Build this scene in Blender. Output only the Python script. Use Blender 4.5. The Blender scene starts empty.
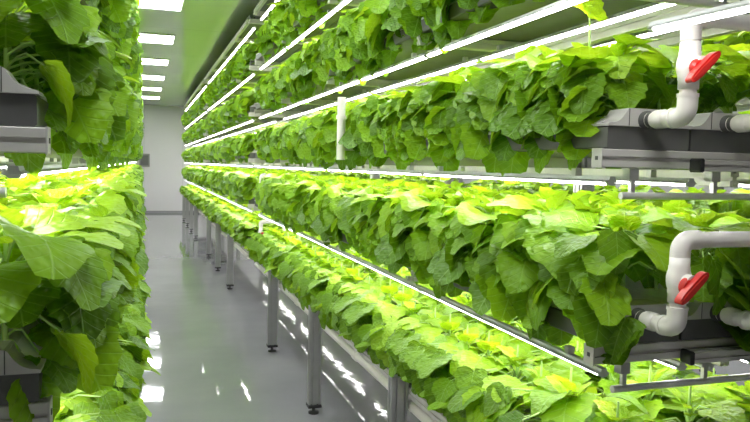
import bpy, math, random
import numpy as np
from mathutils import Matrix, Vector

random.seed(7)
RNG = np.random.default_rng(11)
sc = bpy.context.scene
COL = sc.collection

# ------------------------------------------------------------------ measures of the place
F_PX, YAW, PITCH, ROLL, EYE = 709.9, 0.3154, 0.063, 0.0219, 1.6
FWD = Vector((math.sin(YAW)*math.cos(PITCH), math.cos(YAW)*math.cos(PITCH), -math.sin(PITCH)))
RT = Vector((math.cos(YAW), -math.sin(YAW), 0.0))
UP = RT.cross(FWD)
RT2 = RT*math.cos(ROLL) + UP*math.sin(ROLL)
UP2 = -RT*math.sin(ROLL) + UP*math.cos(ROLL)
EYEP = Vector((0, 0, EYE))

def project(p):
    d = Vector(p) - EYEP
    z = d.dot(FWD)
    if z < 0.05: return (-9999, -9999, z)
    return (375 + F_PX*d.dot(RT2)/z, 211 - F_PX*d.dot(UP2)/z, z)

CEIL = 3.323
TIERS = [0.608, 1.108, 1.608, 2.108, 2.608]        # underside of the rails of each tier
TIER_NAME = ['lowest', 'second', 'third', 'fourth', 'top']
BAY = 1.565
POST_Y0 = 4.388
Y_NEAR = 1.507
Y_END = 21.4
WALL_Y = 23.04
TW = 0.255                                          # trough width
TL = 0.010                                          # LED pitch offset

# ------------------------------------------------------------------ materials
def nt(name):
    m = bpy.data.materials.new(name); m.use_nodes = True
    n = m.node_tree; n.nodes.clear()
    out = n.nodes.new('ShaderNodeOutputMaterial')
    return m, n, out
def N(n, t, **kw):
    x = n.nodes.new(t)
    for k, v in kw.items(): setattr(x, k, v)
    return x
def L(n, a, b): n.links.new(a, b)

def simple(name, col, rough=0.5, metal=0.0, spec=0.5, noise=0.06, nscale=12.0, bump=0.0, bscale=60.0):
    m, n, out = nt(name)
    b = N(n, 'ShaderNodeBsdfPrincipled')
    b.inputs['Roughness'].default_value = rough
    b.inputs['Metallic'].default_value = metal
    b.inputs['Specular IOR Level'].default_value = spec
    tc = N(n, 'ShaderNodeTexCoord')
    no = N(n, 'ShaderNodeTexNoise'); no.inputs['Scale'].default_value = nscale; no.inputs['Detail'].default_value = 4
    L(n, tc.outputs['Object'], no.inputs['Vector'])
    r = N(n, 'ShaderNodeValToRGB')
    r.color_ramp.elements[0].position = 0.3; r.color_ramp.elements[1].position = 0.7
    r.color_ramp.elements[0].color = (*[c*(1-noise) for c in col], 1)
    r.color_ramp.elements[1].color = (*[min(1, c*(1+noise)) for c in col], 1)
    L(n, no.outputs['Fac'], r.inputs['Fac']); L(n, r.outputs['Color'], b.inputs['Base Color'])
    if bump > 0:
        n2 = N(n, 'ShaderNodeTexNoise'); n2.inputs['Scale'].default_value = bscale
        L(n, tc.outputs['Object'], n2.inputs['Vector'])
        bp = N(n, 'ShaderNodeBump'); bp.inputs['Strength'].default_value = bump; bp.inputs['Distance'].default_value = 0.01
        L(n, n2.outputs['Fac'], bp.inputs['Height']); L(n, bp.outputs['Normal'], b.inputs['Normal'])
    L(n, b.outputs['BSDF'], out.inputs['Surface'])
    return m

def emitter(name, col, strength):
    m, n, out = nt(name)
    e = N(n, 'ShaderNodeEmission'); e.inputs['Color'].default_value = (*col, 1); e.inputs['Strength'].default_value = strength
    L(n, e.outputs['Emission'], out.inputs['Surface'])
    return m

def leaf_material():
    m, n, out = nt('leaf')
    at = N(n, 'ShaderNodeAttribute', attribute_name='tone', attribute_type='GEOMETRY')
    uv = N(n, 'ShaderNodeUVMap', uv_map='leafuv')
    sep = N(n, 'ShaderNodeSeparateXYZ'); L(n, uv.outputs['UV'], sep.inputs['Vector'])
    def M(op, a, b=None, clamp=False):
        x = N(n, 'ShaderNodeMath', operation=op, use_clamp=clamp)
        for i, v in enumerate((a, b)):
            if v is None: continue
            if isinstance(v, (int, float)): x.inputs[i].default_value = v
            else: L(n, v, x.inputs[i])
        return x.outputs[0]
    ax = M('ABSOLUTE', M('SUBTRACT', sep.outputs['X'], 2.0))
    y = M('SUBTRACT', sep.outputs['Y'], 2.0)
    mid = M('SUBTRACT', 1.0, M('MULTIPLY', ax, 45.0), True)
    # side veins leave the midrib at a slant and reach the teeth
    s = M('MULTIPLY', M('SUBTRACT', y, M('MULTIPLY', M('POWER', ax, 0.85), 0.62)), 5.5)
    fr = M('FRACT', M('ADD', s, 10.0))
    d = M('ABSOLUTE', M('SUBTRACT', fr, 0.5))
    side = M('SUBTRACT', 1.0, M('MULTIPLY', d, 11.0), True)
    vein = M('MAXIMUM', mid, M('MULTIPLY', side, 0.7))
    tc = N(n, 'ShaderNodeTexCoord')
    no = N(n, 'ShaderNodeTexNoise'); no.inputs['Scale'].default_value = 22; no.inputs['Detail'].default_value = 3
    L(n, tc.outputs['Object'], no.inputs['Vector'])
    t = M('ADD', at.outputs['Fac'], M('MULTIPLY', M('SUBTRACT', no.outputs['Fac'], 0.5), 0.22))
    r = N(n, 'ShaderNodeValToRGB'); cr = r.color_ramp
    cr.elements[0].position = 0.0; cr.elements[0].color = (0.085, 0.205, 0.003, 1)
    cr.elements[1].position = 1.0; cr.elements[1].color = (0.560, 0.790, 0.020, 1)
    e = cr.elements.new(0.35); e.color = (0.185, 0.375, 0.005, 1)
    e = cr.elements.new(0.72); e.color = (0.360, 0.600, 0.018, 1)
    L(n, t, r.inputs['Fac'])
    mx = N(n, 'ShaderNodeMix', data_type='RGBA'); mx.inputs['B'].default_value = (0.42, 0.68, 0.14, 1)
    L(n, M('MULTIPLY', vein, 0.30), mx.inputs['Factor']); L(n, r.outputs['Color'], mx.inputs['A'])
    # blistered surface between the veins
    vo = N(n, 'ShaderNodeTexVoronoi', feature='SMOOTH_F1'); vo.inputs['Scale'].default_value = 9
    L(n, uv.outputs['UV'], vo.inputs['Vector'])
    h = M('SUBTRACT', M('MULTIPLY', vo.outputs['Distance'], -1.1), M('MULTIPLY', vein, 0.3))
    bp = N(n, 'ShaderNodeBump'); bp.inputs['Strength'].default_value = 0.75; bp.inputs['Distance'].default_value = 0.006
    L(n, h, bp.inputs['Height'])
    b = N(n, 'ShaderNodeBsdfPrincipled'); b.inputs['Roughness'].default_value = 0.42; b.inputs['Specular IOR Level'].default_value = 0.42
    L(n, mx.outputs['Result'], b.inputs['Base Color']); L(n, bp.outputs['Normal'], b.inputs['Normal'])
    hs = N(n, 'ShaderNodeHueSaturation'); hs.inputs['Hue'].default_value = 0.485; hs.inputs['Value'].default_value = 1.25
    L(n, mx.outputs['Result'], hs.inputs['Color'])
    tr = N(n, 'ShaderNodeBsdfTranslucent'); L(n, hs.outputs['Color'], tr.inputs['Color']); L(n, bp.outputs['Normal'], tr.inputs['Normal'])
    ms = N(n, 'ShaderNodeMixShader'); ms.inputs['Fac'].default_value = 0.36
    L(n, b.outputs['BSDF'], ms.inputs[1]); L(n, tr.outputs['BSDF'], ms.inputs[2])
    L(n, ms.outputs['Shader'], out.inputs['Surface'])
    return m

def floor_material():
    m, n, out = nt('epoxy_floor')
    b = N(n, 'ShaderNodeBsdfPrincipled')
    tc = N(n, 'ShaderNodeTexCoord')
    no = N(n, 'ShaderNodeTexNoise'); no.inputs['Scale'].default_value = 1.3; no.inputs['Detail'].default_value = 5
    L(n, tc.outputs['Object'], no.inputs['Vector'])
    r = N(n, 'ShaderNodeValToRGB')
    r.color_ramp.elements[0].position = 0.3; r.color_ramp.elements[1].position = 0.75
    r.color_ramp.elements[0].color = (0.29, 0.285, 0.31, 1); r.color_ramp.elements[1].color = (0.35, 0.345, 0.37, 1)
    L(n, no.outputs['Fac'], r.inputs['Fac']); L(n, r.outputs['Color'], b.inputs['Base Color'])
    b.inputs['Roughness'].default_value = 0.045
    b.inputs['Specular IOR Level'].default_value = 0.6
    n2 = N(n, 'ShaderNodeTexNoise'); n2.inputs['Scale'].default_value = 5.0; n2.inputs['Detail'].default_value = 2
    L(n, tc.outputs['Object'], n2.inputs['Vector'])
    bp = N(n, 'ShaderNodeBump'); bp.inputs['Strength'].default_value = 0.05; bp.inputs['Distance'].default_value = 0.02
    L(n, n2.outputs['Fac'], bp.inputs['Height']); L(n, bp.outputs['Normal'], b.inputs['Normal'])
    L(n, b.outputs['BSDF'], out.inputs['Surface'])
    return m

def panel_material(name, col, rough, seam_axis, pitch):
    m, n, out = nt(name)
    b = N(n, 'ShaderNodeBsdfPrincipled'); b.inputs['Roughness'].default_value = rough; b.inputs['Specular IOR Level'].default_value = 0.6
    tc = N(n, 'ShaderNodeTexCoord'); sp = N(n, 'ShaderNodeSeparateXYZ'); L(n, tc.outputs['Object'], sp.inputs['Vector'])
    a = N(n, 'ShaderNodeMath', operation='MULTIPLY'); a.inputs[1].default_value = 1/pitch; L(n, sp.outputs[seam_axis], a.inputs[0])
    f = N(n, 'ShaderNodeMath', operation='FRACT'); L(n, a.outputs[0], f.inputs[0])
    c = N(n, 'ShaderNodeMath', operation='LESS_THAN'); c.inputs[1].default_value = 0.006/pitch; L(n, f.outputs[0], c.inputs[0])
    no = N(n, 'ShaderNodeTexNoise'); no.inputs['Scale'].default_value = 0.8; L(n, tc.outputs['Object'], no.inputs['Vector'])
    r = N(n, 'ShaderNodeValToRGB'); r.color_ramp.elements[0].color = (*[x*0.96 for x in col], 1); r.color_ramp.elements[1].color = (*col, 1)
    L(n, no.outputs['Fac'], r.inputs['Fac'])
    mx = N(n, 'ShaderNodeMix', data_type='RGBA'); mx.inputs['B'].default_value = (*[x*0.5 for x in col], 1)
    L(n, c.outputs[0], mx.inputs['Factor']); L(n, r.outputs['Color'], mx.inputs['A'])
    L(n, mx.outputs['Result'], b.inputs['Base Color'])
    L(n, b.outputs['BSDF'], out.inputs['Surface'])
    return m

M_LEAF = leaf_material()
M_STEM = simple('stem', (0.42, 0.62, 0.18), 0.5, noise=0.1)
M_ALU = simple('aluminium_profile', (0.50, 0.50, 0.49), 0.38, 0.75, noise=0.05)
M_ALUW = simple('painted_rail', (0.55, 0.53, 0.505), 0.45, 0.1, noise=0.05)
M_DARK = simple('dark_slot', (0.07, 0.07, 0.068), 0.6)
M_TROUGH = simple('trough_plastic', (0.105, 0.105, 0.10), 0.5, noise=0.1)
M_CAP = simple('cap_plastic', (0.48, 0.465, 0.445), 0.5, noise=0.06, bump=0.05)
M_LID = simple('white_lid', (0.72, 0.72, 0.70), 0.4)
M_PVC = simple('white_pvc', (0.80, 0.76, 0.72), 0.32, noise=0.02, nscale=5)
M_RED = simple('red_plastic', (0.52, 0.02, 0.015), 0.35, noise=0.08)
M_BLACK = simple('black_rubber', (0.02, 0.02, 0.02), 0.6)
M_CHROME = simple('steel_bar', (0.72, 0.71, 0.70), 0.3, 0.4, noise=0.03)
M_HOUSE = simple('lamp_housing', (0.55, 0.56, 0.56), 0.35, 0.5, noise=0.03)
M_LED = emitter('led_diffuser', (1.0, 0.985, 0.95), 17.5)
M_PANELLIGHT = emitter('ceiling_diffuser', (0.97, 1.0, 0.99), 14.0)
M_WHITE = simple('white_frame', (0.8, 0.8, 0.8), 0.4)
M_FLOOR = floor_material()
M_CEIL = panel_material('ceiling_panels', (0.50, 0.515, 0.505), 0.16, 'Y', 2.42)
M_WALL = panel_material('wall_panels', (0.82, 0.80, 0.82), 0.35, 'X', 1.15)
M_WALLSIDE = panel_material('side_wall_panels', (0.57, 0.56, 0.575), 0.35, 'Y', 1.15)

# ------------------------------------------------------------------ mesh helpers
class MB:
    def __init__(self): self.v = []; self.f = []; self.mi = []; self.sm = []
    def add(self, vs, fs, mat=0, smooth=False):
        o = len(self.v); self.v += [tuple(p) for p in vs]
        for f in fs: self.f.append([i+o for i in f]); self.mi.append(mat); self.sm.append(smooth)
    def box(self, x0, x1, y0, y1, z0, z1, mat=0, bev=0.0):
        if bev <= 0:
            vs = [(x, y, z) for x in (x0, x1) for y in (y0, y1) for z in (z0, z1)]
            self.add(vs, [(0,1,3,2),(4,6,7,5),(0,4,5,1),(2,3,7,6),(0,2,6,4),(1,5,7,3)], mat)
        else:       # chamfer along the longest axis
            d = [x1-x0, y1-y0, z1-z0]; a = d.index(max(d))
            lo = [x0, y0, z0]; hi = [x1, y1, z1]
            p, q = [i for i in range(3) if i != a]
            b = bev
            prof = [(lo[p]+b, lo[q]), (hi[p]-b, lo[q]), (hi[p], lo[q]+b), (hi[p], hi[q]-b), (hi[p]-b, hi[q]), (lo[p]+b, hi[q]), (lo[p], hi[q]-b), (lo[p], lo[q]+b)]
            self.prism(prof, a, lo[a], hi[a], mat)
    def prism(self, prof, axis, a0, a1, mat=0, smooth=False):
        p, q = [i for i in range(3) if i != axis]
        vs = []
        for a in (a0, a1):
            for (u, w) in prof:
                c = [0, 0, 0]; c[axis] = a; c[p] = u; c[q] = w; vs.append(tuple(c))
        n = len(prof)
        self.add(vs, [(i, (i+1) % n, n+(i+1) % n, n+i) for i in range(n)], mat, smooth)
        self.add(vs[:n], [tuple(range(n))[::-1]], mat); self.add(vs[n:], [tuple(range(n))], mat)
    def tube(self, pts, rad, n=12, mat=0, caps=True):
        pts = [Vector(p) for p in pts]
        if not hasattr(rad, '__len__'): rad = [rad]*len(pts)
        rings = []; prev = None
        for i, p in enumerate(pts):
            t = (pts[min(i+1, len(pts)-1)] - pts[max(i-1, 0)])
            if t.length < 1e-9: t = Vector((0, 0, 1))
            t.normalize()
            if prev is None:
                a = Vector((0, 0, 1)) if abs(t.z) < 0.9 else Vector((1, 0, 0))
                u = t.cross(a).normalized()
            else:
                u = (prev - t*prev.dot(t)).normalized()
            prev = u; w = t.cross(u)
            rings.append([p + (u*math.cos(2*math.pi*k/n) + w*math.sin(2*math.pi*k/n))*rad[i] for k in range(n)])
        vs = [v for r in rings for v in r]
        fs = [(i*n+k, i*n+(k+1) % n, (i+1)*n+(k+1) % n, (i+1)*n+k) for i in range(len(pts)-1) for k in range(n)]
        self.add(vs, fs, mat, True)
        if caps:
            self.add(rings[0], [tuple(range(n))[::-1]], mat); self.add(rings[-1], [tuple(range(n))], mat)
    def mesh(self, name, mats):
        me = bpy.data.meshes.new(name)
        me.from_pydata(self.v, [], self.f)
        for m in (mats if isinstance(mats, (list, tuple)) else [mats]): me.materials.append(m)
        me.polygons.foreach_set('material_index', self.mi)
        me.polygons.foreach_set('use_smooth', self.sm)
        me.update()
        import bmesh
        bm = bmesh.new(); bm.from_mesh(me); bmesh.ops.recalc_face_normals(bm, faces=bm.faces); bm.to_mesh(me); bm.free()
        return me

def tag(o, label=None, cat=None, group=None, kind=None):
    if label: o['label'] = label
    if cat: o['category'] = cat
    if group: o['group'] = group
    if kind: o['kind'] = kind
    return o
def link(name, me, parent=None, loc=None):
    o = bpy.data.objects.new(name, me); COL.objects.link(o)
    if parent: o.parent = parent
    if loc is not None: o.location = loc
    return o
def empty(name, loc=(0, 0, 0), rz=0):
    o = bpy.data.objects.new(name, None); o.empty_display_size = 0.05
    COL.objects.link(o); o.location = loc; o.rotation_euler = (0, 0, rz); return o
def copy_tree(o, parent=None):
    c = o.copy(); COL.objects.link(c); c.parent = parent
    for ch in list(o.children): copy_tree(ch, c)
    return c

def slot_profile(w, h, nw, nh, sw=0.009, sd=0.009):
    """outline of an extruded aluminium profile centred on 0 with nw / nh slots on its faces"""
    def side(length, k):
        out = []
        for i in range(k):
            c = -length/2 + length*(i+0.5)/k
            out += [(c-sw/2, 0), (c-sw/2, sd), (c+sw/2, sd), (c+sw/2, 0)]
        return out
    pts = []
    r = 0.002
    pts += [(-w/2+r, -h/2)] + [(a, -h/2+d) for a, d in side(w, nw)] + [(w/2-r, -h/2)]
    pts += [(w/2, -h/2+r)] + [(w/2-d, a) for a, d in side(h, nh)] + [(w/2, h/2-r)]
    pts += [(w/2-r, h/2)] + [(-a, h/2-d) for a, d in side(w, nw)] + [(-w/2+r, h/2)]
    pts += [(-w/2, h/2-r)] + [(-w/2+d, -a) for a, d in side(h, nh)] + [(-w/2, -h/2+r)]
    return pts

# ------------------------------------------------------------------ the room
X0, X1, YB = -1.75, 7.2, -2.2
def slab(name, x0, x1, y0, y1, z0, z1, mat):
    m = MB(); m.box(x0, x1, y0, y1, z0, z1); o = link(name, m.mesh(name, mat)); o['kind'] = 'structure'; return o
slab('floor', X0-.1, X1+.1, YB-.1, WALL_Y+.1, -0.1, 0, M_FLOOR)
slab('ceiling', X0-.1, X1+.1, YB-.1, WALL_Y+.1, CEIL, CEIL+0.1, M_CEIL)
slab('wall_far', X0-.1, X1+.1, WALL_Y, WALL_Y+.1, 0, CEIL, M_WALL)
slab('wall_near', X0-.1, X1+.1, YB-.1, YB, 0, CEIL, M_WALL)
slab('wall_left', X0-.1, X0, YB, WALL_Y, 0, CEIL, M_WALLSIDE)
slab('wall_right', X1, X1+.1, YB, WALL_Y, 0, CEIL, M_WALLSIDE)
M_SKIRT = simple('skirting_strip', (0.30, 0.30, 0.31), 0.4)
slab('baseboard_far', X0, X1, WALL_Y-.02, WALL_Y, 0, 0.07, M_SKIRT)
slab('baseboard_left', X0, X0+.02, YB, WALL_Y-.02, 0, 0.07, M_SKIRT)
slab('baseboard_right', X1-.02, X1, YB, WALL_Y-.02, 0, 0.07, M_SKIRT)

# ceiling light panels over the aisles
fr = MB()
for (a, b, c, d) in ((-.31, .31, -.36, -.345), (-.31, .31, .345, .36), (-.31, -.295, -.345, .345), (.295, .31, -.345, .345)):
    fr.box(a, b, c, d, -0.018, 0)
ME_FRAME = fr.mesh('frame', M_WHITE)
df = MB(); df.box(-.295, .295, -.345, .345, -0.012, -0.002); ME_DIFF = df.mesh('diffuser', M_PANELLIGHT)
def ceiling_light(x, y, label, group=None):
    e = empty('ceiling_light', (x, y, CEIL)); tag(e, label, 'ceiling light', group)
    link('frame', ME_FRAME, e); link('diffuser', ME_DIFF, e)
words = ['nearest', 'second', 'third', 'fourth', 'fifth', 'sixth']
for k in range(9):
    y = 8.48 + 2.42*(k-3) - 0.36
    if k < 3: ceiling_light(0.095, y, 'square white LED ceiling panel over the aisle, out of frame overhead', 'ceiling panels overhead')
    else: ceiling_light(0.095, y, 'white LED ceiling panel above the aisle, %s of the six in its row' % (['nearest', 'second nearest', 'third nearest', 'fourth nearest', 'fifth nearest', 'farthest'][k-3]), 'ceiling panels above the aisle')
for k in range(8):
    y = 7.0 + 2.42*(k-1)
    ceiling_light(4.28, y, ('white LED ceiling panel beyond the long growing rack, seen above upper lamp tube' if k == 1 else 'white LED ceiling panel above the aisle beyond the long growing rack'), 'ceiling panels beyond the rack')

# grey control box on the far wall
e = empty('control_box', (0.02, WALL_Y, 1.63)); tag(e, 'small grey control box mounted on the pale far wall', 'control box')
m = MB(); m.box(-.15, .15, -.10, 0, -.2, .2, bev=.01); link('body', m.mesh('body', simple('box_grey', (0.30, 0.30, 0.29), 0.5)), e)
m = MB(); m.box(-.11, .11, -.108, -.10, -.15, .15); link('door', m.mesh('door', simple('box_door', (0.16, 0.16, 0.16), 0.4)), e)

# ------------------------------------------------------------------ racks
# Every rack is built with its aisle edge at local x = 0, growing towards local +x; side = +1 or -1 mirrors it
RW = 3*TW + 0.10
SECTIONS = [(Y_NEAR, 7.42), (7.80, 13.68), (14.02, Y_END)]
POST_ROWS = [POST_Y0 + BAY*k for k in range(-1, 11)]
def x_of(edge, side, u): return edge + side*u
def span(edge, side, u0, u1):
    a, b = x_of(edge, side, u0), x_of(edge, side, u1); return (min(a, b), max(a, b))

POST_PROF = slot_profile(0.07, 0.07, 2, 2)
mp = MB(); mp.prism(POST_PROF, 2, 0.055, TIERS[4]+0.56); ME_POST = mp.mesh('upright_post', M_ALU)
mp = MB(); mp.prism(slot_profile(0.078, 0.05, 2, 1, sw=.013, sd=.012), 2, 0.055, TIERS[0]+0.09); mp.box(-.039, .039, -.025, .025, TIERS[0]+0.09, TIERS[0]+0.094); ME_LEG = mp.mesh('leg', M_ALU)
mf = MB(); mf.tube([(0, 0, 0), (0, 0, 0.012), (0, 0, 0.016), (0, 0, 0.055)], [0.034, 0.034, 0.011, 0.011], 16)
mf.box(-.042, .042, -.042, .042, .044, .062, bev=.004)
ME_FOOT = mf.mesh('levelling_foot', M_BLACK)

def cross_profile():
    pr = slot_profile(0.04, 0.046, 1, 1, sw=0.010, sd=0.010)
    return pr

def make_rack(edge, side, y0, y1, label, group, rows):
    e = empty('growing_rack', (edge, y0, 0)); tag(e, label, 'rack', group)
    def P(name, me, loc=(0, 0, 0)):
        return link(name, me, e, loc)
    s = side
    for y in rows:
        for u, nm_, me_ in ((-0.040, 'leg', ME_LEG), (RW-0.015, 'upright_post', ME_POST)):
            p = P(nm_, me_, (s*u, y-y0, 0))
            link('levelling_foot', ME_FOOT, p)
    ln = y1-y0
    # long side rails, one each side of each tier, broken nowhere: they run just inside the posts
    pr = slot_profile(0.03, 0.046, 1, 1, sw=0.010, sd=0.008)
    mr = MB(); mr.prism([(a, b) for a, b in pr], 1, 0.045, ln-0.045)
    me_side = mr.mesh('side_rail', M_ALUW)
    wid = RW - 0.03
    mc = MB(); mc.prism(cross_profile(), 0, 0, s*wid)
    me_cross = mc.mesh('cross_rail', M_ALUW)
    mc = MB(); mc.prism(cross_profile(), 0, 0, s*0.800)
    me_cross2 = mc.mesh('cross_rail', M_ALUW)
    mcap = MB(); mcap.box(-0.004, 0.0, -0.021, 0.021, -0.0245, 0.0245); mcap.box(-0.0055, -0.004, -0.005, 0.005, -0.005, 0.005, 1)
    me_cap = mcap.mesh('end_cap', [M_CAP, M_DARK])
    zs = TIERS + [TIERS[4]+0.5]
    for ti, z in enumerate(zs):
        if ti == 0: rails = ((0.014, 0.025), (0.795, 0.025))
        elif ti == 5: rails = ((-0.012, 0.025), (0.75, -0.0215))
        else: rails = ((0.46, -0.0215), (0.75, -0.0215))
        for u, dz in rails: P('side_rail', me_side, (s*u, 0, z+dz))
        for y in [0.02, ln-0.02]:
            c = P('cross_rail', me_cross, (0, y, z+0.025))
            if y0 < 2 and y < 1: link('end_cap', me_cap, c).scale = (s, 1, 1)
        for y in [y-y0 for y in rows]:
            P('cross_rail', me_cross2, (s*0.0125, y, z + (0.0249-0.0475 if ti == 0 else 0.0255)))
    return e

# trough meshes per section length; local x from 0 to TW, y from 0 to length
def trough_meshes(ln):
    w = TW-0.006
    b = MB()
    b.box(0, w, 0.004, ln-0.004, 0.0, 0.057, bev=0.004)
    me_b = b.mesh('channel', M_TROUGH)
    l = MB()
    prof = [(0.002, 0.0), (w-0.002, 0.0), (w-0.006, 0.010), (w-0.05, 0.030), (0.05, 0.030), (0.006, 0.010)]
    l.prism(prof, 1, 0.06, ln-0.06)
    me_l = l.mesh('planting_lid', M_LID)
    c = MB()
    # moulded end cap: hollowed shoulders, flat top
    left = [(-0.004, 0.0), (-0.004, 0.006)]
    for k in range(9):
        a = k/8*math.pi/2
        left.append((0.004 + 0.046*(1-math.cos(a))*0 + 0.046*math.sin(a)*0 + 0.046*(k/8), 0.008 + 0.034*((k/8)**2.4)))
    left.append((0.056, 0.045)); 
    right = [(w-x, z) for x, z in left[::-1]]
    c.prism(left + right, 1, -0.006, 0.07)
    c.box(0.0535, 0.0555, -0.0068, 0.0, 0.001, 0.044, 1)
    c.box(w-0.0555, w-0.0535, -0.0068, 0.0, 0.001, 0.044, 1)
    me_c = c.mesh('end_cap', [M_CAP, M_DARK])
    return me_b, me_l, me_c
TM = [trough_meshes(b-a) for a, b in SECTIONS]

def make_trough(edge, side, si, tier, row, label, group):
    a, b = (sections('L') if side < 0 else SECTIONS)[si]
    xl = x_of(edge, side, 0.014 + TW*row)
    if side < 0: xl -= TW-0.006
    e = empty('nutrient_trough', (xl, a, TIERS[tier]+0.0495)); tag(e, label, 'trough', group)
    me_b, me_l, me_c = (TML if side < 0 else TM)[si]
    link('channel', me_b, e)
    link('planting_lid', me_l, e, (0, 0, 0.0565))
    link('end_cap', me_c, e, (0, 0, 0.0565))
    c = link('end_cap', me_c, e, (TW-0.006, b-a, 0.0565)); c.rotation_euler = (0, 0, math.pi)
    return e

# LED tube, origin at one end, along +y
def led_meshes(ln):
    h = MB()
    h.prism([(-0.017, -0.001), (-0.017, 0.001), (-0.010, 0.006), (-0.008, 0.014), (0.008, 0.014), (0.010, 0.006), (0.017, 0.001), (0.017, -0.001)], 1, 0.0, ln)
    me_h = h.mesh('housing', M_HOUSE)
    d = MB()
    d.prism([(-0.0115, -0.0012), (-0.0105, -0.005), (-0.007, -0.0075), (0.007, -0.0075), (0.0105, -0.005), (0.0115, -0.0012)], 1, 0.012, ln-0.012)
    me_d = d.mesh('diffuser', M_LED)
    c = MB()
    for y in (0.0,):
        c.prism([(-0.0125, -0.0012), (-0.0115, -0.0055), (-0.007, -0.0085), (0.007, -0.0085), (0.0115, -0.0055), (0.0125, -0.0012)], 1, y, y+0.012)
    me_c = c.mesh('end_cap', M_HOUSE)
    k = MB()
    k.box(-0.010, 0.010, -0.010, 0.010, 0.0135, 0.034)
    me_k = k.mesh('hanger', M_ALU)
    return me_h, me_d, me_c, me_k
LED_CACHE = {}
def make_led(x, y, z, ln, label, group, hang=True):
    key = round(ln, 3)
    if key not in LED_CACHE: LED_CACHE[key] = led_meshes(ln)
    a, b, c, k = LED_CACHE[key]
    e = empty('led_tube', (x, y, z)); tag(e, label, 'lamp', group)
    link('housing', a, e); link('diffuser', b, e)
    if hang: link('end_cap', c, e); link('end_cap', c, e, (0, ln-0.012, 0)); link('hanger', k, e, (0, 0.16, 0)); link('hanger', k, e, (0, ln-0.16, 0))
    return e

RACKS = [
    # edge x, side, phrase, rows of plants built, kind of detail
    dict(key='R', edge=1.084, side=1, name='the long growing rack'),
    dict(key='L', edge=-0.167, side=-1, name='the rack opposite, close to the camera'),
    dict(key='F', edge=3.35, side=1, name='the hidden back rack'),
]
SEC_NAME = ['near', 'middle', 'far']
def sections(k): return [(1.39, 7.42)] + SECTIONS[1:] if k == 'L' else SECTIONS
TML = [trough_meshes(b-a) for a, b in sections('L')]
for R in RACKS:
    k = R['key']
    for si, (a, b) in enumerate(sections(k)):
        rows = [y for y in POST_ROWS if a+0.1 < y < b-0.02]
        nm = {'R': 'growing rack of grooved aluminium posts beside the aisle, %s section with %s',
              'L': 'growing rack on the narrow-view side of the aisle, %s section %s',
              'F': 'growing rack glimpsed behind the aisle rack, %s section %s'}[k]
        ex = {'R': ['its rails ending at the white pipes', 'a gap before it', 'its end near the far wall'],
              'L': ['with large leaves close up', 'behind the close-up leaves', 'near the far wall'],
              'F': ['', '', '']}[k][si]
        lab = {'R': ['tall aluminium growing rack with white valve pipes at its near end',
                     'middle aluminium growing rack in the row with the valve pipes, behind the gap',
                     'farthest aluminium growing rack in the row with the valve pipes'],
               'L': ['close aluminium growing rack whose two grey trough ends show without pipes',
                     'second aluminium growing rack behind the close-up leaves, across from the valve row',
                     'last aluminium growing rack near the grey wall box'],
               'F': ['nearest aluminium rack in the row glimpsed behind the valve rack',
                     'middle aluminium rack in the row glimpsed behind the valve rack',
                     'farthest aluminium rack in the row glimpsed behind the valve rack']}[k][si]
        make_rack(R['edge'], R['side'], a, b, lab, 'aluminium growing racks', rows)
        for t in range(5):
            if k == 'F' and t in (0,): continue
            for row in range(3):
                if k == 'F' and row > 0: continue
                rn = ['aisle-edge', 'middle', 'inner'][row]
                place = {'R': 'rack with valve pipes', 'L': 'pipeless rack', 'F': 'back rack'}[k]
                l = 'grey %s trough on the %s tier, %s section of the %s' % (rn, TIER_NAME[t], SEC_NAME[si], place)
                make_trough(R['edge'], R['side'], si, t, row, l, 'nutrient troughs')
        # LED tubes, one per bay and row, below each tier and below the top frame
        n = max(1, round((b-a)/BAY))
        joints = [a+0.03] + rows + [b-0.03]
        if len(rows) and rows[0]-a < 0.5: joints.pop(1)
        if len(joints) > 2 and (b-0.03) - joints[-2] < 0.5: joints.pop(-2)
        if si > 0: joints = joints[:-1:2] + joints[-1:]
        for t in range(5):
            z = 1.072 - 0.5 + 0.5*(t+1)
            for row in range(3):
                if k == 'F' and row > 0: continue
                if k == 'L' and row > 0 and si > 0: continue
                x = x_of(R['edge'], R['side'], 0.058 + 0.25*row)
                rn = ['aisle-edge', 'middle', 'inner'][row]
                place = {'R': 'valve rack', 'L': 'pipeless rack', 'F': 'back rack'}[k]
                for j in range(len(joints)-1):
                    ln = joints[j+1]-joints[j]-0.014
                    pos = 'bay %s from its near end' % ['first', 'second', 'third', 'fourth', 'fifth', 'sixth'][j]
                    make_led(x, joints[j]+0.007, z, ln,
                             'LED tube over the %s tier, %s row, %s section, %s, %s' % (TIER_NAME[t], rn, SEC_NAME[si], pos.replace(' from its near end', ''), place),
                             'LED grow tubes')

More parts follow.
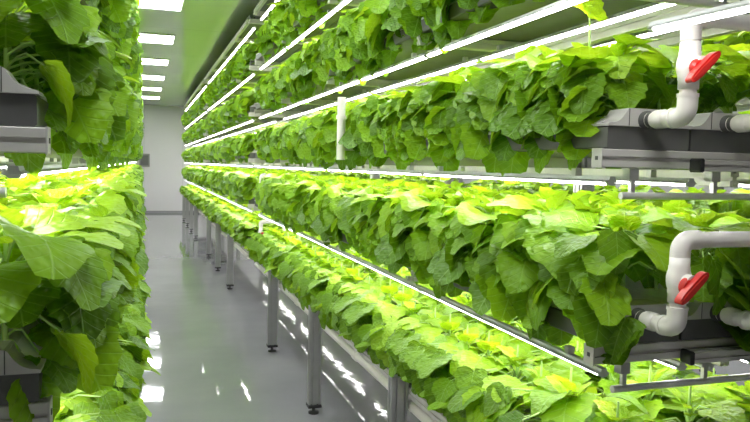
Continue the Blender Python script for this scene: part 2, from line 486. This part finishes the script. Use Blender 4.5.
# steel bars that carry the near tube ends, brackets under the end rails and the short second rail
for key, edge, side in (('R', 1.084, 1), ('L', -0.167, -1)):
    YN = Y_NEAR if side > 0 else 1.39
    for t in range(4):
        z = TIERS[t]
        nm = {'R': 'valve rack', 'L': 'pipeless rack'}[key]
        e = empty('lamp_support_bar', (edge, YN, z)); tag(e, 'bright steel bar carrying tube ends below %s tier, %s' % (TIER_NAME[t], nm), 'bar', 'lamp support bars')
        m = MB(); m.tube([(side*0.066, 0.012, -0.069), (side*0.83, 0.012, -0.069)], 0.0095, 14); link('bar', m.mesh('bar', M_CHROME), e)
        for u in (0.10, 0.36, 0.62):
            m = MB(); x = side*u
            m.box(x-.014, x+.014, 0.006, 0.034, -0.030, -0.001); m.box(x-.006, x+.006, 0.008, 0.020, -0.064, -0.030)
            link('bracket', m.mesh('bracket', M_ALU), e)
        e = empty('short_rail', (edge, YN, z)); tag(e, 'short grey slotted rail before the end rail, %s tier, %s' % (TIER_NAME[t], nm), 'rail', 'short end rails')
        m = MB(); a, b = sorted((side*0.275, side*0.84)); m.prism([(p-0.0225, q+0.012) for p, q in slot_profile(0.034, 0.030, 1, 1, sw=.008, sd=.008)], 0, a, b)
        link('rail', m.mesh('rail', M_ALUW), e)
        m = MB(); a, b = sorted((side*0.262, side*0.276)); m.box(a, b, -.041, -.004, -.006, .030, bev=.004); link('end_plug', m.mesh('end_plug', M_BLACK), e)

# ------------------------------------------------------------------ PVC feed manifolds
PR = 0.0205
def elbow_pts(c, d1, d2, r, n=7):
    """quarter bend: comes in along d1, leaves along d2, corner point c"""
    c = Vector(c); d1 = Vector(d1); d2 = Vector(d2)
    o = c - d1*r + d2*r
    return [o + (-d2*math.cos(a) + d1*math.sin(a))*r for a in [math.pi/2*k/(n-1) for k in range(n)]]
def stub_mesh():
    m = MB(); m.tube([(0, 0.02, 0), (0, -0.125, 0)], PR*0.93, 20)
    return m.mesh('stub_pipe', M_PVC)
def low_elbow_mesh():
    m = MB(); pts = [Vector((0, -0.098, 0))] + elbow_pts((0, -0.142, 0), (0, -1, 0), (0, 0, 1), 0.028) + [Vector((0, -0.142, 0.052))]
    m.tube(pts, PR*1.13, 20)
    m.tube([(0, -0.094, 0), (0, -0.104, 0)], PR*1.22, 20); m.tube([(0, -0.142, 0.046), (0, -0.142, 0.054)], PR*1.2, 20)
    return m.mesh('elbow', M_PVC)
def gland_mesh():
    m = MB(); m.tube([(0, 0.0, 0), (0, -0.010, 0), (0, -0.016, 0), (0, -0.020, 0)], [PR*1.15, PR*1.15, PR*0.9, PR*0.9], 18)
    m.tube([(0, -0.018, 0), (0, -0.030, 0)], PR*0.96, 18)
    return m.mesh('gland', M_DARK)
def coupling_mesh():
    m = MB(); m.tube([(0, -0.036, 0), (0, -0.040, 0), (0, -0.068, 0), (0, -0.072, 0)], [PR*.95, PR*1.13, PR*1.13, PR*.95], 20)
    return m.mesh('coupling', M_PVC)
def valve_mesh():
    m = MB(); y = -0.142; z = 0.118
    prof = [(-0.054, PR*.98), (-0.054, PR*1.14), (-0.034, PR*1.14), (-0.032, PR*1.20), (-0.024, PR*1.20), (-0.016, PR*1.32), (-0.006, PR*1.40), (0.006, PR*1.40), (0.016, PR*1.32), (0.024, PR*1.20), (0.032, PR*1.20), (0.034, PR*1.14), (0.054, PR*1.14), (0.054, PR*.98)]
    m.tube([(0, y, z+a) for a, r in prof], [r for a, r in prof], 24)
    m.tube([(0, y-0.020, z), (0, y-0.046, z)], 0.017, 18)
    return m.mesh('valve_body', M_PVC)
def handle_mesh():
    m = MB(); 
    m.tube([(0, -0.034, 0), (0, -0.040, 0), (0, -0.048, 0)], [0.021, 0.021, 0.016], 18)
    # butterfly lever: broad boss tapering to rounded ends, ribbed edge
    prof = []
    for k in range(40):
        a = 2*math.pi*k/40
        x = 0.051*math.copysign(abs(math.cos(a))**0.8, math.cos(a)); zz = math.sin(a)*(0.0105 + 0.0035*math.cos(a)**2)
        prof.append((x, zz))
    m.prism(prof, 1, -0.064, -0.044, 0, False)
    m.prism([(x*0.86, z*0.5) for x, z in prof], 1, -0.067, -0.0635)
    me = m.mesh('valve_handle', M_RED)
    me.transform(Matrix.Rotation(math.radians(-43), 4, 'Y'))
    return me
ME_STUB, ME_LELB, ME_GLAND, ME_COUP, ME_VALVE, ME_HANDLE = stub_mesh(), low_elbow_mesh(), gland_mesh(), coupling_mesh(), valve_mesh(), handle_mesh()
def manifold(edge, side, y, t, label, rise=0.245, n=3):
    z = TIERS[t]+0.122
    e = empty('pipe_manifold', (edge, y-0.006, z)); tag(e, label, 'water pipe', 'white pipe manifolds')
    for i in range(n):
        x = side*(TW*i + 0.118)
        link('gland', ME_GLAND, e, (x, 0, 0)); link('stub_pipe', ME_STUB, e, (x, 0, 0)); link('coupling', ME_COUP, e, (x, 0, 0)); link('elbow', ME_LELB, e, (x, 0, 0))
        m = MB(); m.tube([(x, -0.142, 0.05), (x, -0.142, rise-0.03)], PR*0.93, 20); link('riser_pipe', m.mesh('riser_pipe', M_PVC), e)
        v = link('valve_body', ME_VALVE, e, (x, 0, 0))
        h = link('valve_handle', ME_HANDLE, v, (-0.010, -0.142, 0.108)); h['label'] = 'red plastic lever handle'
    x0 = side*0.118; x1 = side*(TW*(n-1)+0.118)
    sx = Vector((side, 0, 0))
    m = MB(); pts = [Vector((x0, -0.142, rise-0.055))] + elbow_pts((x0, -0.142, rise), (0, 0, 1), sx, 0.028) + [Vector((x0+side*0.052, -0.142, rise))]
    m.tube(pts, PR*1.13, 20); link('elbow', m.mesh('elbow', M_PVC), e)
    m = MB(); m.tube([(x0+side*0.04, -0.142, rise), (x1+side*0.10, -0.142, rise)], PR*0.95, 20); link('header_pipe', m.mesh('header_pipe', M_PVC), e)
    for i in range(1, n):
        x = side*(TW*i + 0.118)
        m = MB(); m.tube([(x-0.036, -0.142, rise), (x+0.036, -0.142, rise)], PR*1.13, 20); m.tube([(x, -0.142, rise-0.05), (x, -0.142, rise)], PR*1.13, 20)
        link('tee', m.mesh('tee', M_PVC), e)
    return e
manifold(1.084, 1, Y_NEAR, 2, 'white plastic pipe manifold with red-handled valves at the upper trough ends', 0.230)
manifold(1.084, 1, Y_NEAR, 1, 'white plastic pipe manifold with red-handled valves at the lower trough ends', 0.212)
for t in (0, 1, 2, 3):
    manifold(1.084, 1, SECTIONS[1][0], t, 'small distant white pipe manifold in the gap between rack sections, %s tier' % TIER_NAME[t])

# white vertical pipe among the leaves of the third tier, and drain pipe under the lowest tier
e = empty('drop_pipe', (1.055, 3.66, 1.66)); tag(e, 'white vertical plastic pipe standing out among third-tier leaves', 'pipe')
m = MB(); m.tube([(-0.06, 0, -0.03), (-0.06, 0, 0.30)], 0.022, 18); link('pipe', m.mesh('pipe', M_PVC), e)
m = MB(); m.tube([(-0.06, 0, 0.185), (-0.06, 0, 0.205)], 0.027, 18); link('coupling', m.mesh('coupling', M_PVC), e)
m = MB(); m.box(-0.045, 0.02, -0.012, 0.012, 0.02, 0.032); link('bracket', m.mesh('bracket', M_ALU), e)
for si, (a, b) in enumerate(SECTIONS):
    e = empty('drain_pipe', (1.095, a, 0.562)); tag(e, 'white drain pipe running below the lowest tier, %s section of rack' % SEC_NAME[si], 'pipe', 'drain pipes under the rack')
    m = MB(); m.tube([(0.02, 0.1, 0), (0.02, b-a-0.1, 0)], 0.025, 14); link('pipe', m.mesh('pipe', M_PVC), e)
    y = 0.6
    while y < b-a:
        m = MB(); m.tube([(0.02, y-0.03, 0), (0.02, y+0.03, 0)], 0.030, 14); y += BAY
        link('coupling', m.mesh('coupling', M_PVC), e)
    y = 0.4
    while y < b-a:
        m = MB(); m.box(0.015, 0.025, y-.01, y+.01, 0.022, 0.047); y += 1.2
        link('bracket', m.mesh('bracket', M_ALU), e)

# dark shields added on the top frame to keep lamplight off the ceiling
M_SHIELD = simple('shield_grey', (0.10, 0.105, 0.10), 0.7)
for R in RACKS[:2]:
    for si, (a, b) in enumerate(sections(R['key'])):
        sd = R['side']
        e = empty('light_shield', (R['edge'], a, TIERS[4]+0.5+0.0488)); tag(e, 'added dark grey light-shield along the aisle edge on top of the %s, %s section' % ({'R': 'valve rack', 'L': 'pipeless rack'}[R['key']], SEC_NAME[si]), 'cable tray', 'light shields added on the racks')
        x0, x1 = sorted((0.0, sd*0.70))
        m = MB(); m.prism([(x0, 0.0), (x1, 0.0), (x1, 0.045), (x1-.003, 0.045), (x1-.003, 0.003), (x0+.003, 0.003), (x0+.003, 0.045), (x0, 0.045)], 1, 0.01, b-a-0.01)
        link('shield', m.mesh('shield', M_SHIELD), e)
        m = MB(); m.tube([(sd*0.05, 0.02, 0.013), (sd*0.05, (b-a)/2, 0.013), (sd*0.05, b-a-0.02, 0.013)], 0.009, 8); link('cable', m.mesh('cable', M_BLACK), e)

# loose lamp tube hanging before the upper pipe
def unproject(px, py, z):
    return EYEP + (FWD + RT2*((px-375)/F_PX) + UP2*((211-py)/F_PX))*z
p1, p2 = unproject(652, 29, 1.60), unproject(800, -4.0, 1.30)
e = make_led(0, 0, 0, (p2-p1).length, 'bright LED tube slanting across in front of the upper white pipe', None, False)
e.location = p1; e.rotation_mode = 'QUATERNION'; e.rotation_quaternion = (p2-p1).to_track_quat('Y', 'Z')
link('end_cap', LED_CACHE[round((p2-p1).length, 3)][2], e)
bpy.context.view_layer.update()
q = e.matrix_world.inverted()
w0 = p1.lerp(p2, .85) + Vector((0, 0, .012)); m = MB(); m.tube([q @ w0, q @ Vector((w0.x, w0.y, CEIL))], 0.0015, 6); link('hanging_wire', m.mesh('hanging_wire', M_ALU), e)

# ------------------------------------------------------------------ plants
# half outline of a leaf of unit length, stalk joint at (0,0), tip at (0,1)
_HALF = np.array([(0.0, 0.0), (0.10, -0.085), (0.24, -0.10), (0.36, -0.02), (0.435, 0.12), (0.45, 0.28), (0.41, 0.46), (0.32, 0.64), (0.19, 0.82), (0.08, 0.94), (0.0, 1.0)])
def outline(theta, teeth, rng):
    """radius of the leaf edge at angle theta from the tip"""
    ang = np.arctan2(_HALF[1:, 0], _HALF[1:, 1]); rad = np.hypot(_HALF[1:, 0], _HALF[1:, 1])
    o = np.argsort(ang); ang = ang[o]; rad = rad[o]
    a = np.abs(theta)
    r = np.interp(a, np.append(ang, math.pi), np.append(rad, 0.03))
    if teeth:
        ph = rng.uniform(0, 6.28)
        saw = ((a*9/math.pi*1.6 + 0.2) % 1.0)
        r = r*(1 + 0.15*(saw-0.5)*np.clip((2.9-a), 0, 1)) * (1 + 0.05*np.sin(3*theta+ph) + 0.035*np.sin(8*theta+2*ph))
    return r

def leaf_geo(length, width, droop, cup, wave, nr, nth, rng):
    th = np.linspace(-math.pi, math.pi, nth, endpoint=False)
    edge = outline(th, nth >= 24, rng)
    rho = (np.arange(1, nr+1)/nr)
    R = rho[:, None]*edge[None, :]
    X = R*np.sin(th)[None, :]*width; Y = R*np.cos(th)[None, :]
    X = np.append(0.0, X.ravel()); Y = np.append(0.0, Y.ravel())
    RHO = np.append(0.0, np.repeat(rho, nth)); TH = np.append(0.0, np.tile(th, nr))
    ph = rng.uniform(0, 6.28, 3)
    # bend along the midrib
    k = droop
    yy = np.clip(Y, -0.2, 1.1)
    if abs(k) > 1e-3:
        by = np.sin(k*yy)/k; bz = -(1-np.cos(k*yy))/k
    else: by, bz = yy, 0*yy
    ax = np.abs(X)
    Z = bz + cup*ax**1.25 + wave*(np.sin(TH*4+ph[0])*0.6 + np.sin(TH*7+ph[1])*0.4)*RHO**2
    if nth >= 24:   # blades swell between the side veins
        Z = Z + 0.012*np.sin((Y-0.75*ax)*5.5*2*math.pi)*np.clip(ax*5, 0, 1)*(RHO < 0.99)
    V = np.stack([X, by, Z], 1)*length
    UV = np.stack([X+2.0, Y+2.0], 1)
    f = []
    for j in range(nth): f.append((0, 1+(j+1) % nth, 1+j, -1))
    for i in range(nr-1):
        a = 1+i*nth
        for j in range(nth):
            j2 = (j+1) % nth
            f.append((a+j, a+j2, a+nth+j2, a+nth+j))
    return V, UV, f

class LeafSet:
    def __init__(self): self.V = []; self.UV = []; self.T = []; self.F = []; self.n = 0
    def add(self, V, UV, f, tone):
        self.V.append(V); self.UV.append(UV); self.T.append(np.full(len(V), tone, dtype=np.float32))
        a = np.array(f, dtype=np.int64); a = np.where(a >= 0, a+self.n, -1); self.F.append(a); self.n += len(V)
    def arrays(self):
        return np.concatenate(self.V), np.concatenate(self.UV), np.concatenate(self.T), np.concatenate(self.F)

def build_leaf_mesh(name, V, UV, T, F, mat=None):
    tri = F[:, 3] < 0
    Ft = F[tri][:, :3]; Fq = F[~tri]
    loops = np.concatenate([Ft.ravel(), Fq.ravel()]).astype(np.int32)
    tot = np.concatenate([np.full(len(Ft), 3), np.full(len(Fq), 4)]).astype(np.int32)
    start = np.concatenate([[0], np.cumsum(tot)[:-1]]).astype(np.int32)
    me = bpy.data.meshes.new(name)
    me.vertices.add(len(V)); me.vertices.foreach_set('co', V.astype(np.float32).ravel())
    me.loops.add(len(loops)); me.loops.foreach_set('vertex_index', loops)
    me.polygons.add(len(tot)); me.polygons.foreach_set('loop_start', start); me.polygons.foreach_set('loop_total', tot)
    me.update(calc_edges=True)
    me.polygons.foreach_set('use_smooth', np.ones(len(tot), dtype=bool))
    uv = me.uv_layers.new(name='leafuv'); uv.data.foreach_set('uv', UV[loops].astype(np.float32).ravel())
    at = me.attributes.new('tone', 'FLOAT', 'POINT'); at.data.foreach_set('value', T.astype(np.float32))
    me.materials.append(mat or M_LEAF)
    me.validate(); me.update()
    return me

def plan_plant(kind, seed):
    """list of leaves: joint, pointing direction, up side, length, droop, tone. Local -x looks to the aisle."""
    rng = np.random.default_rng(seed)
    out = []
    young = kind.startswith('young'); edge = kind.endswith('edge')
    H = 0.215 if young else 0.245
    def leaf(p, d, nrm, ln, droop, tone, cup=0.18, wave=0.035):
        out.append((np.array(p, float), np.array(d, float), np.array(nrm, float), ln, droop, float(np.clip(tone, 0, 1)), cup, wave, rng.uniform(1.08, 1.32)))
    a0 = rng.uniform(0, 6.28)
    # heart of the plant: small young leaves, upright
    for i in range(5):
        a = a0 + i*2.4; el = rng.uniform(0.35, 1.1)
        d = (math.cos(a)*math.cos(el), math.sin(a)*math.cos(el), math.sin(el))
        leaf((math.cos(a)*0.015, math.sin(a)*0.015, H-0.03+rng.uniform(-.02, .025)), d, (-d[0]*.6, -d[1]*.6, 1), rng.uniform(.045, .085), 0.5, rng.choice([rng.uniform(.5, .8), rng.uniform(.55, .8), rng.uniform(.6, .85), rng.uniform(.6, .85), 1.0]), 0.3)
    # spreading leaves
    n = 8 if not young else 8
    for i in range(n):
        a = a0 + 0.7 + i*2.39996; el = rng.uniform(-0.30, 0.30)
        rr = rng.uniform(0.035, 0.10); z = H*rng.uniform(0.72, 1.02) - 0.3*rr
        d = (math.cos(a)*math.cos(el), math.sin(a)*math.cos(el), math.sin(el))
        leaf((math.cos(a)*rr, math.sin(a)*rr, z), d, (rng.uniform(-.3, .3), rng.uniform(-.3, .3), 1), rng.uniform(.11, .165)*(0.9 if young else 1), rng.uniform(0.5, 1.3), rng.uniform(.30, .74))
    # lower leaves
    for i in range(5):
        a = a0 + 1.9 + i*2.39996; el = rng.uniform(-0.9, -0.2)
        rr = rng.uniform(0.06, 0.11); z = H*rng.uniform(0.35, 0.65)
        d = (math.cos(a)*math.cos(el), math.sin(a)*math.cos(el), math.sin(el))
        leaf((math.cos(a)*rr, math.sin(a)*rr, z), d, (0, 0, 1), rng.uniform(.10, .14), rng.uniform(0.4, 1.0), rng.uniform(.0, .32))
    if edge:
        m = 15 if not young else 12
        zt, zb = (0.20, -0.045) if not young else (0.175, -0.03)
        for i in range(m):
            f = (i+0.5)/m
            z = zt + (zb-zt)*f + rng.uniform(-.015, .015)
            y = rng.uniform(-0.11, 0.11)
            x = -0.09 - 0.075*math.sin(math.pi*min(1, f*0.8+0.22)) + rng.uniform(-.02, .02)
            el = -(rng.uniform(0.15, 0.9) if i % 2 else rng.uniform(0.6, 1.3))
            az = math.pi + rng.uniform(-0.7, 1.35)
            d = np.array((math.cos(az)*math.cos(el), math.sin(az)*math.cos(el), math.sin(el)))
            face = az + rng.uniform(-.3, .5)
            nr = np.array((math.cos(face)*math.sin(-el), math.sin(face)*math.sin(-el), math.cos(el))) + rng.uniform(-.3, .3, 3)
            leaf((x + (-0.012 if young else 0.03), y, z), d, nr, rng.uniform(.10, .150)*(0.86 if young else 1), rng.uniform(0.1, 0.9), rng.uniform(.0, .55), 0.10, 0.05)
    return out

def frame(d, nrm):
    d = d/np.linalg.norm(d); s = np.cross(d, nrm); s /= max(1e-6, np.linalg.norm(s)); u = np.cross(s, d)
    return np.stack([s, d, u], 1)       # columns: local x, y, z
def realise(plan, nr, nth, seed, keep=None):
    rng = np.random.default_rng(seed+500); ls = LeafSet()
    for i, (p, d, nrm, ln, droop, tone, cup, wave, wd) in enumerate(plan):
        if keep and ln < keep: continue
        V, UV, f = leaf_geo(ln, wd, droop, cup, wave, nr, nth, rng)
        ls.add(V @ frame(d, nrm).T + p, UV, f, tone)
    return ls.arrays()
def stems_mesh(plan, nm):
    m = MB()
    m.tube([(0, 0, -0.002), (0.003, 0.002, 0.08), (-0.002, 0, 0.17), (0, 0, 0.25)], [0.006, 0.0055, 0.0045, 0.003], 7)
    for (p, d, nrm, ln, droop, tone, cup, wave, wd) in plan:
        p = Vector(p); base = Vector((0, 0, max(0.01, min(0.24, p.z*0.55 + 0.03))))
        mid = (base+p)/2 + Vector((0, 0, 0.028))
        if ln > 0.09: m.tube([base, base.lerp(mid, .55)+Vector((0, 0, .006)), mid, p], [0.0028, 0.0026, 0.0024, 0.0020], 5, caps=False)
    return m.mesh(nm, M_STEM)

KINDS = ['edge', 'inner', 'young_edge', 'young_inner']
VARS = 5
PLAN, HI, LOW, MIDL, STEM = {}, {}, {}, {}, {}
for ki, kd in enumerate(KINDS):
    for v in range(VARS):
        pl = plan_plant(kd, 100*ki+v); PLAN[kd, v] = pl
        HI[kd, v] = build_leaf_mesh('foliage', *realise(pl, 5, 44, 100*ki+v))
        MIDL[kd, v] = realise(pl, 3, 16, 100*ki+v)
        LOW[kd, v] = realise(pl, 2, 9, 100*ki+v, 0.05)
        STEM[kd, v] = stems_mesh(pl, 'stem')

# where every plant stands
PITCH_Y = 0.185
plants = []
for R in RACKS:
    for si, (a, b) in enumerate(sections(R['key'])):
        for t in range(5):
            for row in range(3):
                if R['key'] == 'F' and (row > 0 or t == 0): continue
                if R['key'] == 'L' and row == 2 and si > 0: continue
                n = int((b-a-0.20)/PITCH_Y)
                for i in range(n):
                    y = a + 0.09 + i*PITCH_Y + RNG.uniform(-.015, .015)
                    u = 0.014 + TW*(row+0.5) - 0.003
                    x = R['edge'] + R['side']*u + RNG.uniform(-.012, .012)
                    z = TIERS[t]+0.0495+0.0565+0.028
                    kd = ('young_' if t == 0 else '') + ('edge' if row == 0 else 'inner')
                    v = int(RNG.integers(VARS))
                    if R['key'] == 'L': x += 0.055; y += (0.10 if t == 2 and y < 6 else 0)
                    if R['key'] == 'R' and t == 2 and i == 0 and si == 0: y += 0.05
                    rz = RNG.uniform(-.22, .22) if row == 0 else RNG.uniform(0, 6.28)
                    s = RNG.uniform(0.92, 1.10)
                    if R['key'] == 'R' and t == 1 and row > 0 and i == 0 and si == 0: kd = 'edge'; rz = math.pi/2
                    s *= {2: 0.93, 3: 0.97, 4: 0.97}.get(t, 1.0); z -= {2: 0.012, 3: 0.016, 4: 0.018}.get(t, 0.0)
                    px, py, dz = project((x, y, z+0.12))
                    m = 120/max(dz, .3)
                    inframe = -m < px < 750+m and -m < py < 422+m
                    # how much of it the picture can show
                    w = 1.0
                    if R['key'] == 'F': w = 0.02
                    elif row > 0:
                        w = {4: .12, 3: .30, 2: .22, 1: .55, 0: .55}[t] * (1 if row == 1 else .6)
                        if R['key'] == 'L': w *= .8 if t == 1 else .25
                    if R['key'] == 'L' and t in (0, 3, 4): w *= 0.5
                    score = w/dz**2 if inframe else -1
                    plants.append(dict(R=R, si=si, t=t, row=row, i=i, n=n, x=x, y=y, z=z, kd=kd, v=v, rz=rz, s=s, score=score, d=dz))
order = sorted(range(len(plants)), key=lambda k: -plants[k]['score'])
chosen = set(k for k in order[:299] if plants[k]['score'] > 0)

ORD = ['first', 'second', 'third', 'fourth', 'fifth', 'sixth', 'seventh', 'eighth']
for k in sorted(chosen):
    p = plants[k]; R = p['R']
    rn = ['aisle-edge', 'middle', 'inner'][p['row']]
    rk = {'R': 'rack with the valve pipes', 'L': 'pipeless rack close to the camera', 'F': 'rack glimpsed behind'}[R['key']]
    sec = '' if p['si'] == 0 else (', %s section' % SEC_NAME[p['si']])
    lead = 'leafy green plant' if p['row'] else 'green plant drooping over the trough edge'
    if p['si'] == 0 and p['i'] < 8:
        label = '%s leafy plant in the %s trough, %s tier, %s' % (ORD[p['i']], rn, TIER_NAME[p['t']], rk)
        grp = 'leafy plants, %s tier, %s' % (TIER_NAME[p['t']], rk)
    else:
        label = '%s farther along, %s trough, %s tier, %s%s' % ('leafy plant', rn, TIER_NAME[p['t']], rk, sec)
        grp = 'farther leafy plants, %s trough, %s tier, %s%s' % (rn, TIER_NAME[p['t']], rk, sec)
    e = empty('leafy_plant', (p['x'], p['y'], p['z']), p['rz']); e.scale = (p['s']*R['side'], p['s'], p['s'])
    tag(e, label, 'plant', grp)
    link('foliage', HI[p['kd'], p['v']], e); link('stem', STEM[p['kd'], p['v']], e)

tp = unproject(590, 9, 2.02)
e = empty('leafy_shoot', (tp.x, tp.y, TIERS[2]+0.134)); tag(e, 'tall yellow-green shoot rising above the leaves near upper pipe', 'plant')
ht = tp.z - (TIERS[2]+0.134)
pl = [(np.array((0.0, 0, ht-.01)), np.array((math.cos(a)*math.cos(el), math.sin(a)*math.cos(el), math.sin(el))), np.array((0.2, -.9, .6)), ln, .5, 1.0, .2, .03, 1.15)
      for a, el, ln in ((3.4, .5, .075), (.2, .4, .08), (5.0, .9, .06), (1.7, .6, .07))]
link('foliage', build_leaf_mesh('foliage', *realise(pl, 5, 44, 5)), e)
m = MB(); m.tube([(0, 0, 0), (.004, 0, ht*.5), (0, 0, ht-.01)], [.005, .004, .0025], 7); link('stem', m.mesh('stem', M_STEM), e)

rest = [p for k, p in enumerate(plants) if k not in chosen and p['y'] > 1.3]
Vs, UVs, Ts, Fs, off = [], [], [], [], 0
for p in rest:
    V, UV, T, F = (MIDL if p['d'] < 4.5 and p['score'] > 0 else LOW)[p['kd'], p['v']]
    c, s = math.cos(p['rz']), math.sin(p['rz'])
    Rm = np.array([[c, -s, 0], [s, c, 0], [0, 0, 1]])*p['s'] @ np.diag([p['R']['side'], 1, 1])
    Vs.append((V @ Rm.T + np.array([p['x'], p['y'], p['z']])).astype(np.float32))
    UVs.append(UV.astype(np.float32)); Ts.append(T)
    Fs.append(np.where(F >= 0, F+off, -1)); off += len(V)
me = build_leaf_mesh('leafy_plants', np.concatenate(Vs), np.concatenate(UVs), np.concatenate(Ts), np.concatenate(Fs))
o = link('leafy_plants', me); tag(o, 'mass of distant leafy green plants filling the far tiers of all racks', 'plants', None, 'stuff')
print('PLANTS', len(plants), 'individual', len(chosen), 'rest', len(rest), 'faces', len(me.polygons))

# ------------------------------------------------------------------ light, camera, view
w = bpy.data.worlds.new('World'); sc.world = w; w.use_nodes = True
w.node_tree.nodes['Background'].inputs['Color'].default_value = (0.8, 0.9, 1.0, 1)
w.node_tree.nodes['Background'].inputs['Strength'].default_value = 0.05

cam = bpy.data.cameras.new('Camera'); co = bpy.data.objects.new('Camera', cam); COL.objects.link(co)
cam.sensor_fit = 'HORIZONTAL'; cam.sensor_width = 36.0; cam.lens = F_PX/750*36.0; cam.clip_start = 0.05; cam.clip_end = 100
mat = Matrix((RT2, UP2, -FWD)).transposed().to_4x4(); mat.translation = EYEP
co.matrix_world = mat
sc.camera = co

sc.view_settings.view_transform = 'Standard'; sc.view_settings.look = 'None'
sc.view_settings.gamma = 1.0; sc.view_settings.use_curve_mapping = False
sc.view_settings.exposure = 0.95
sc.cycles.use_denoising = True
sc.cycles.max_bounces = 8; sc.cycles.diffuse_bounces = 4; sc.cycles.glossy_bounces = 4; sc.cycles.transmission_bounces = 4
sc.cycles.sample_clamp_indirect = 6.0
